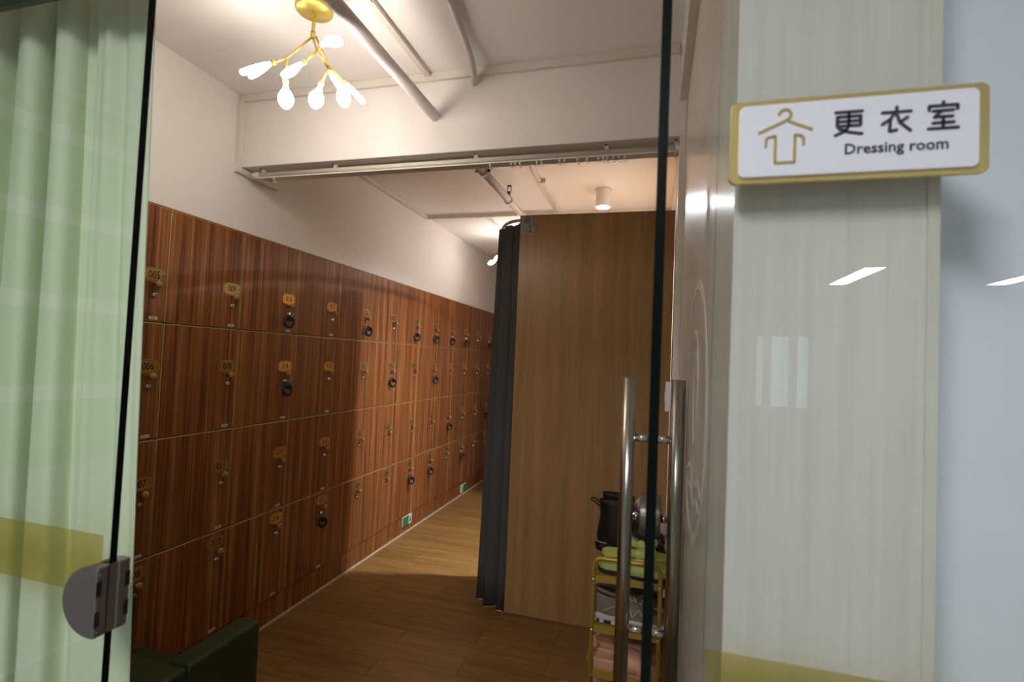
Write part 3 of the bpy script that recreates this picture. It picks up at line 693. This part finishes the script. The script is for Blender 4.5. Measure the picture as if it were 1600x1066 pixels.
def boot(x, y, z, rz, label, loop=True):
    t = thing('ankle_boot', (x, y, z), label, 'boot', 'black ankle boots', rz); L = .27
    out = sole_outline(L, .10); slab(MB(), out, 0, .030, grow=.01).build('sole', M['blackleather'], t)
    wl_ = MB(); oo = [(L*.5+(a-L*.5)*.985, b*.97, .0335) for a, b in out]; wl_.tube(oo, .0022, 6, closed=True).build('welt_stitch', M['stitch'], t)
    def el(cx, rx, ry, z, n=16, lean=0): return [(cx+rx*math.cos(2*math.pi*i/n), ry*math.sin(2*math.pi*i/n), z+lean*math.cos(2*math.pi*i/n)) for i in range(n)]
    up = MB().loft([el(.085, .080, .042, .03), el(.084, .082, .043, .06), el(.082, .074, .042, .095), el(.080, .066, .041, .13), el(.078, .066, .042, .17), el(.077, .067, .042, .19, lean=-.005)], caps=False)
    sec = []
    for xx, hw_, h in ((.10, .043, .115), (.14, .044, .100), (.18, .047, .078), (.215, .047, .066), (.245, .038, .058), (.262, .024, .048), (.268, .008, .040)):
        sec.append([(xx, hw_*math.copysign(abs(math.cos(a))**.7, math.cos(a)), .028+(h-.028)*max(0, math.sin(a))**.7) for a in [math.pi*i/12 for i in range(13)]])
    up.loft(sec, closed=False); o = up.build('upper', M['blackleather'], t)
    MB().loft([el(.077, .062, .037, .178, lean=-.005), el(.077, .064, .039, .186, lean=-.005)]).build('lining', M['greydark'], t)
    if loop: MB().tube([(.012, 0, .180), (-.006, 0, .196), (-.022, 0, .196), (-.024, 0, .186), (-.008, 0, .182), (.012, 0, .165)], .0035, 8).build('pull_loop', M['blackleather'], t)
    lc = MB()
    for i in range(5):
        z_ = .10+.018*i; xf = .150-.010*i if i < 4 else .140
        for sg_ in (-1, 1): lc.tube([(xf+.006, -.018*sg_, z_), (xf+.002, .018*sg_, z_+.014)], .0022, 6)
    lc.tube([(.15, -.018, .155), (.165, -.03, .13), (.17, -.02, .10), (.175, -.03, .085)], .0022, 6); lc.build('lace', M['black'], t)
    return t
def sneaker(x, y, z, rz, label):
    t = thing('sneaker', (x, y, z), label, 'sneaker', 'grey-brown sneakers', rz); L = .275
    out = sole_outline(L, .102)
    ms = MB(); slab(ms, out, .014, .034, grow=.01).build('midsole', M['midsole'], t)
    tr = MB(); slab(tr, [(L*.5+(a-L*.5)*.96, b*.92) for a, b in out], 0, .0135); tr.build('outsole', M['greydark'], t)
    n = len(out); pd = MB()
    for i in range(n):
        a, b = out[i], out[(i+1) % n]; c = ((a[0]+b[0])/2, (a[1]+b[1])/2)
        pd.box((c[0]-.008, c[1]*1.0-.004, .004), (c[0]+.008, c[1]*1.0+.004, .013))
    pd.build('tread_pads', M['midsole'], t)
    sec = []
    for xx, hw_, h in ((.002, .014, .075), (.012, .030, .098), (.05, .038, .100), (.09, .038, .094), (.12, .040, .098), (.15, .042, .088), (.18, .044, .074), (.21, .043, .062), (.24, .036, .054), (.26, .024, .046), (.272, .008, .038)):
        sec.append([(xx, hw_*math.copysign(abs(math.cos(a))**.62, math.cos(a)), .032+(h-.032)*max(0, math.sin(a))**.75) for a in [math.pi*i/14 for i in range(15)]])
    MB().loft(sec, closed=False).build('upper', M['greymesh'], t)
    MB().loft([[(.062+.045*math.cos(a), .027*math.sin(a), .099+.006*math.cos(a+2.6)+dz_) for a in [2*math.pi*i/16 for i in range(16)]] for dz_ in (-.01, .004)]).build('lining', M['greydark'], t)
    MB().tube([(.062+.047*math.cos(a), .029*math.sin(a), .102+.008*math.cos(a+2.8)) for a in [2*math.pi*i/20 for i in range(20)]], .006, 8, closed=True).build('collar', M['greymesh'], t)
    lc = MB()
    for i in range(4):
        xx = .122+.020*i; zz = .101-.011*i
        for sg_ in (-1, 1): lc.tube([(xx, -.02*sg_, zz-.004), (xx+.01, 0, zz+.001), (xx+.02, .02*sg_, zz-.013)], .0024, 6)
    for sg_ in (-1, 1):
        lc.tube([(.05, .039*sg_, .045), (.10, .041*sg_, .075), (.13, .033*sg_, .088)], .0022, 6); lc.tube([(.13, .034*sg_, .088), (.150, .044*sg_, .045), (.172, .040*sg_, .072), (.19, .044*sg_, .045)], .0022, 6)
    lc.build('lace', M['lace'], t)
    MB().lathe([(.003, 0), (.012, .006), (.012, .016), (.004, .02)], (.118, 0, .098), (.3, 0, 1), 10).build('tongue', M['greydark'], t)
    return t
X0 = -.205
s0 = SHELF[0]
sandal(-.170, 1.905, s0, -.05, 'yellow-green bow sandal at the front of the rack top')
sandal(-.165, 2.005, s0, .0, 'yellow-green bow sandal behind the front one on the rack top')
boot(-.205, 2.125, s0, -.06, 'black lace-up ankle boot behind the green sandals, nearer of the pair')
boot(-.205, 2.24, s0, .0, 'black lace-up ankle boot at the back, mostly hidden by its mate', False)
# fluffy slipper
def fluffy(x, y, z):
    t = thing('fluffy_slipper', (x, y, z), 'pale pink fluffy slipper behind the black boots', 'slipper')
    slab(MB(), sole_outline(.24, .095), 0, .02).build('sole', M['rosefoam'], t)
    mb = MB(); rr = random.Random(3)
    rings = []
    for xx, h, w_ in ((.07, .10, .045), (.09, .15, .05), (.12, .165, .052), (.15, .16, .052), (.18, .135, .05), (.21, .10, .045), (.235, .05, .025)):
        rings.append([(xx, w_*math.cos(a)*(1+.08*rr.uniform(-1, 1)), .02+(h*.55+h*.0)*max(0, math.sin(a))**.6*(1+.1*rr.uniform(-1, 1))) for a in [math.pi*i/10 for i in range(11)]])
    mb.loft(rings, closed=False); mb.build('upper', M['pinkfur'], t)
    for (bx, by, bz) in ((.095, -.02, .125), (.135, .0, .14), (.115, .03, .13)):
        mb = MB(); mb.lathe([(.006, -.024), (.018, -.018), (.025, 0), (.018, .018), (.006, .024)], (bx, by, bz), n=12); mb.build('pompom', M['pinkfur'], t)
fluffy(-.145, 2.37, s0)
sneaker(-.190, 1.915, SHELF[1], -.10, 'grey-brown sneaker at the front of the second tier')
sneaker(-.185, 2.035, SHELF[1], -.05, 'grey-brown sneaker behind the front one on the second tier')
slipper(-.180, 2.26, SHELF[1], 0, M['pinkish'], 'tan slipper at the back of the second tier', 'tan foam slippers on the rack')
for i, (x, y) in enumerate(((-.198, 1.905), (-.190, 2.01), (-.178, 2.115))):
    slipper(x, y, SHELF[2], -.06, M['pinkish'], 'tan foam slipper on the third tier, ' + ('nearest the front', 'middle of the three', 'farthest back of the three')[i], 'tan foam slippers on the rack')
slipper(-.185, 1.92, SHELF[3], 0, M['black'], 'black slipper on the fourth tier of the rack', 'black slippers')
slipper(-.185, 2.03, SHELF[3], 0, M['pinkish'], 'tan foam slipper behind the black one on the fourth tier', 'tan foam slippers on the rack')
slipper(-.335, 2.375, 0, -math.pi/2-.1, M['rosefoam'], 'dusty pink slipper lying on the floor left of the rack', 'floor slipper')
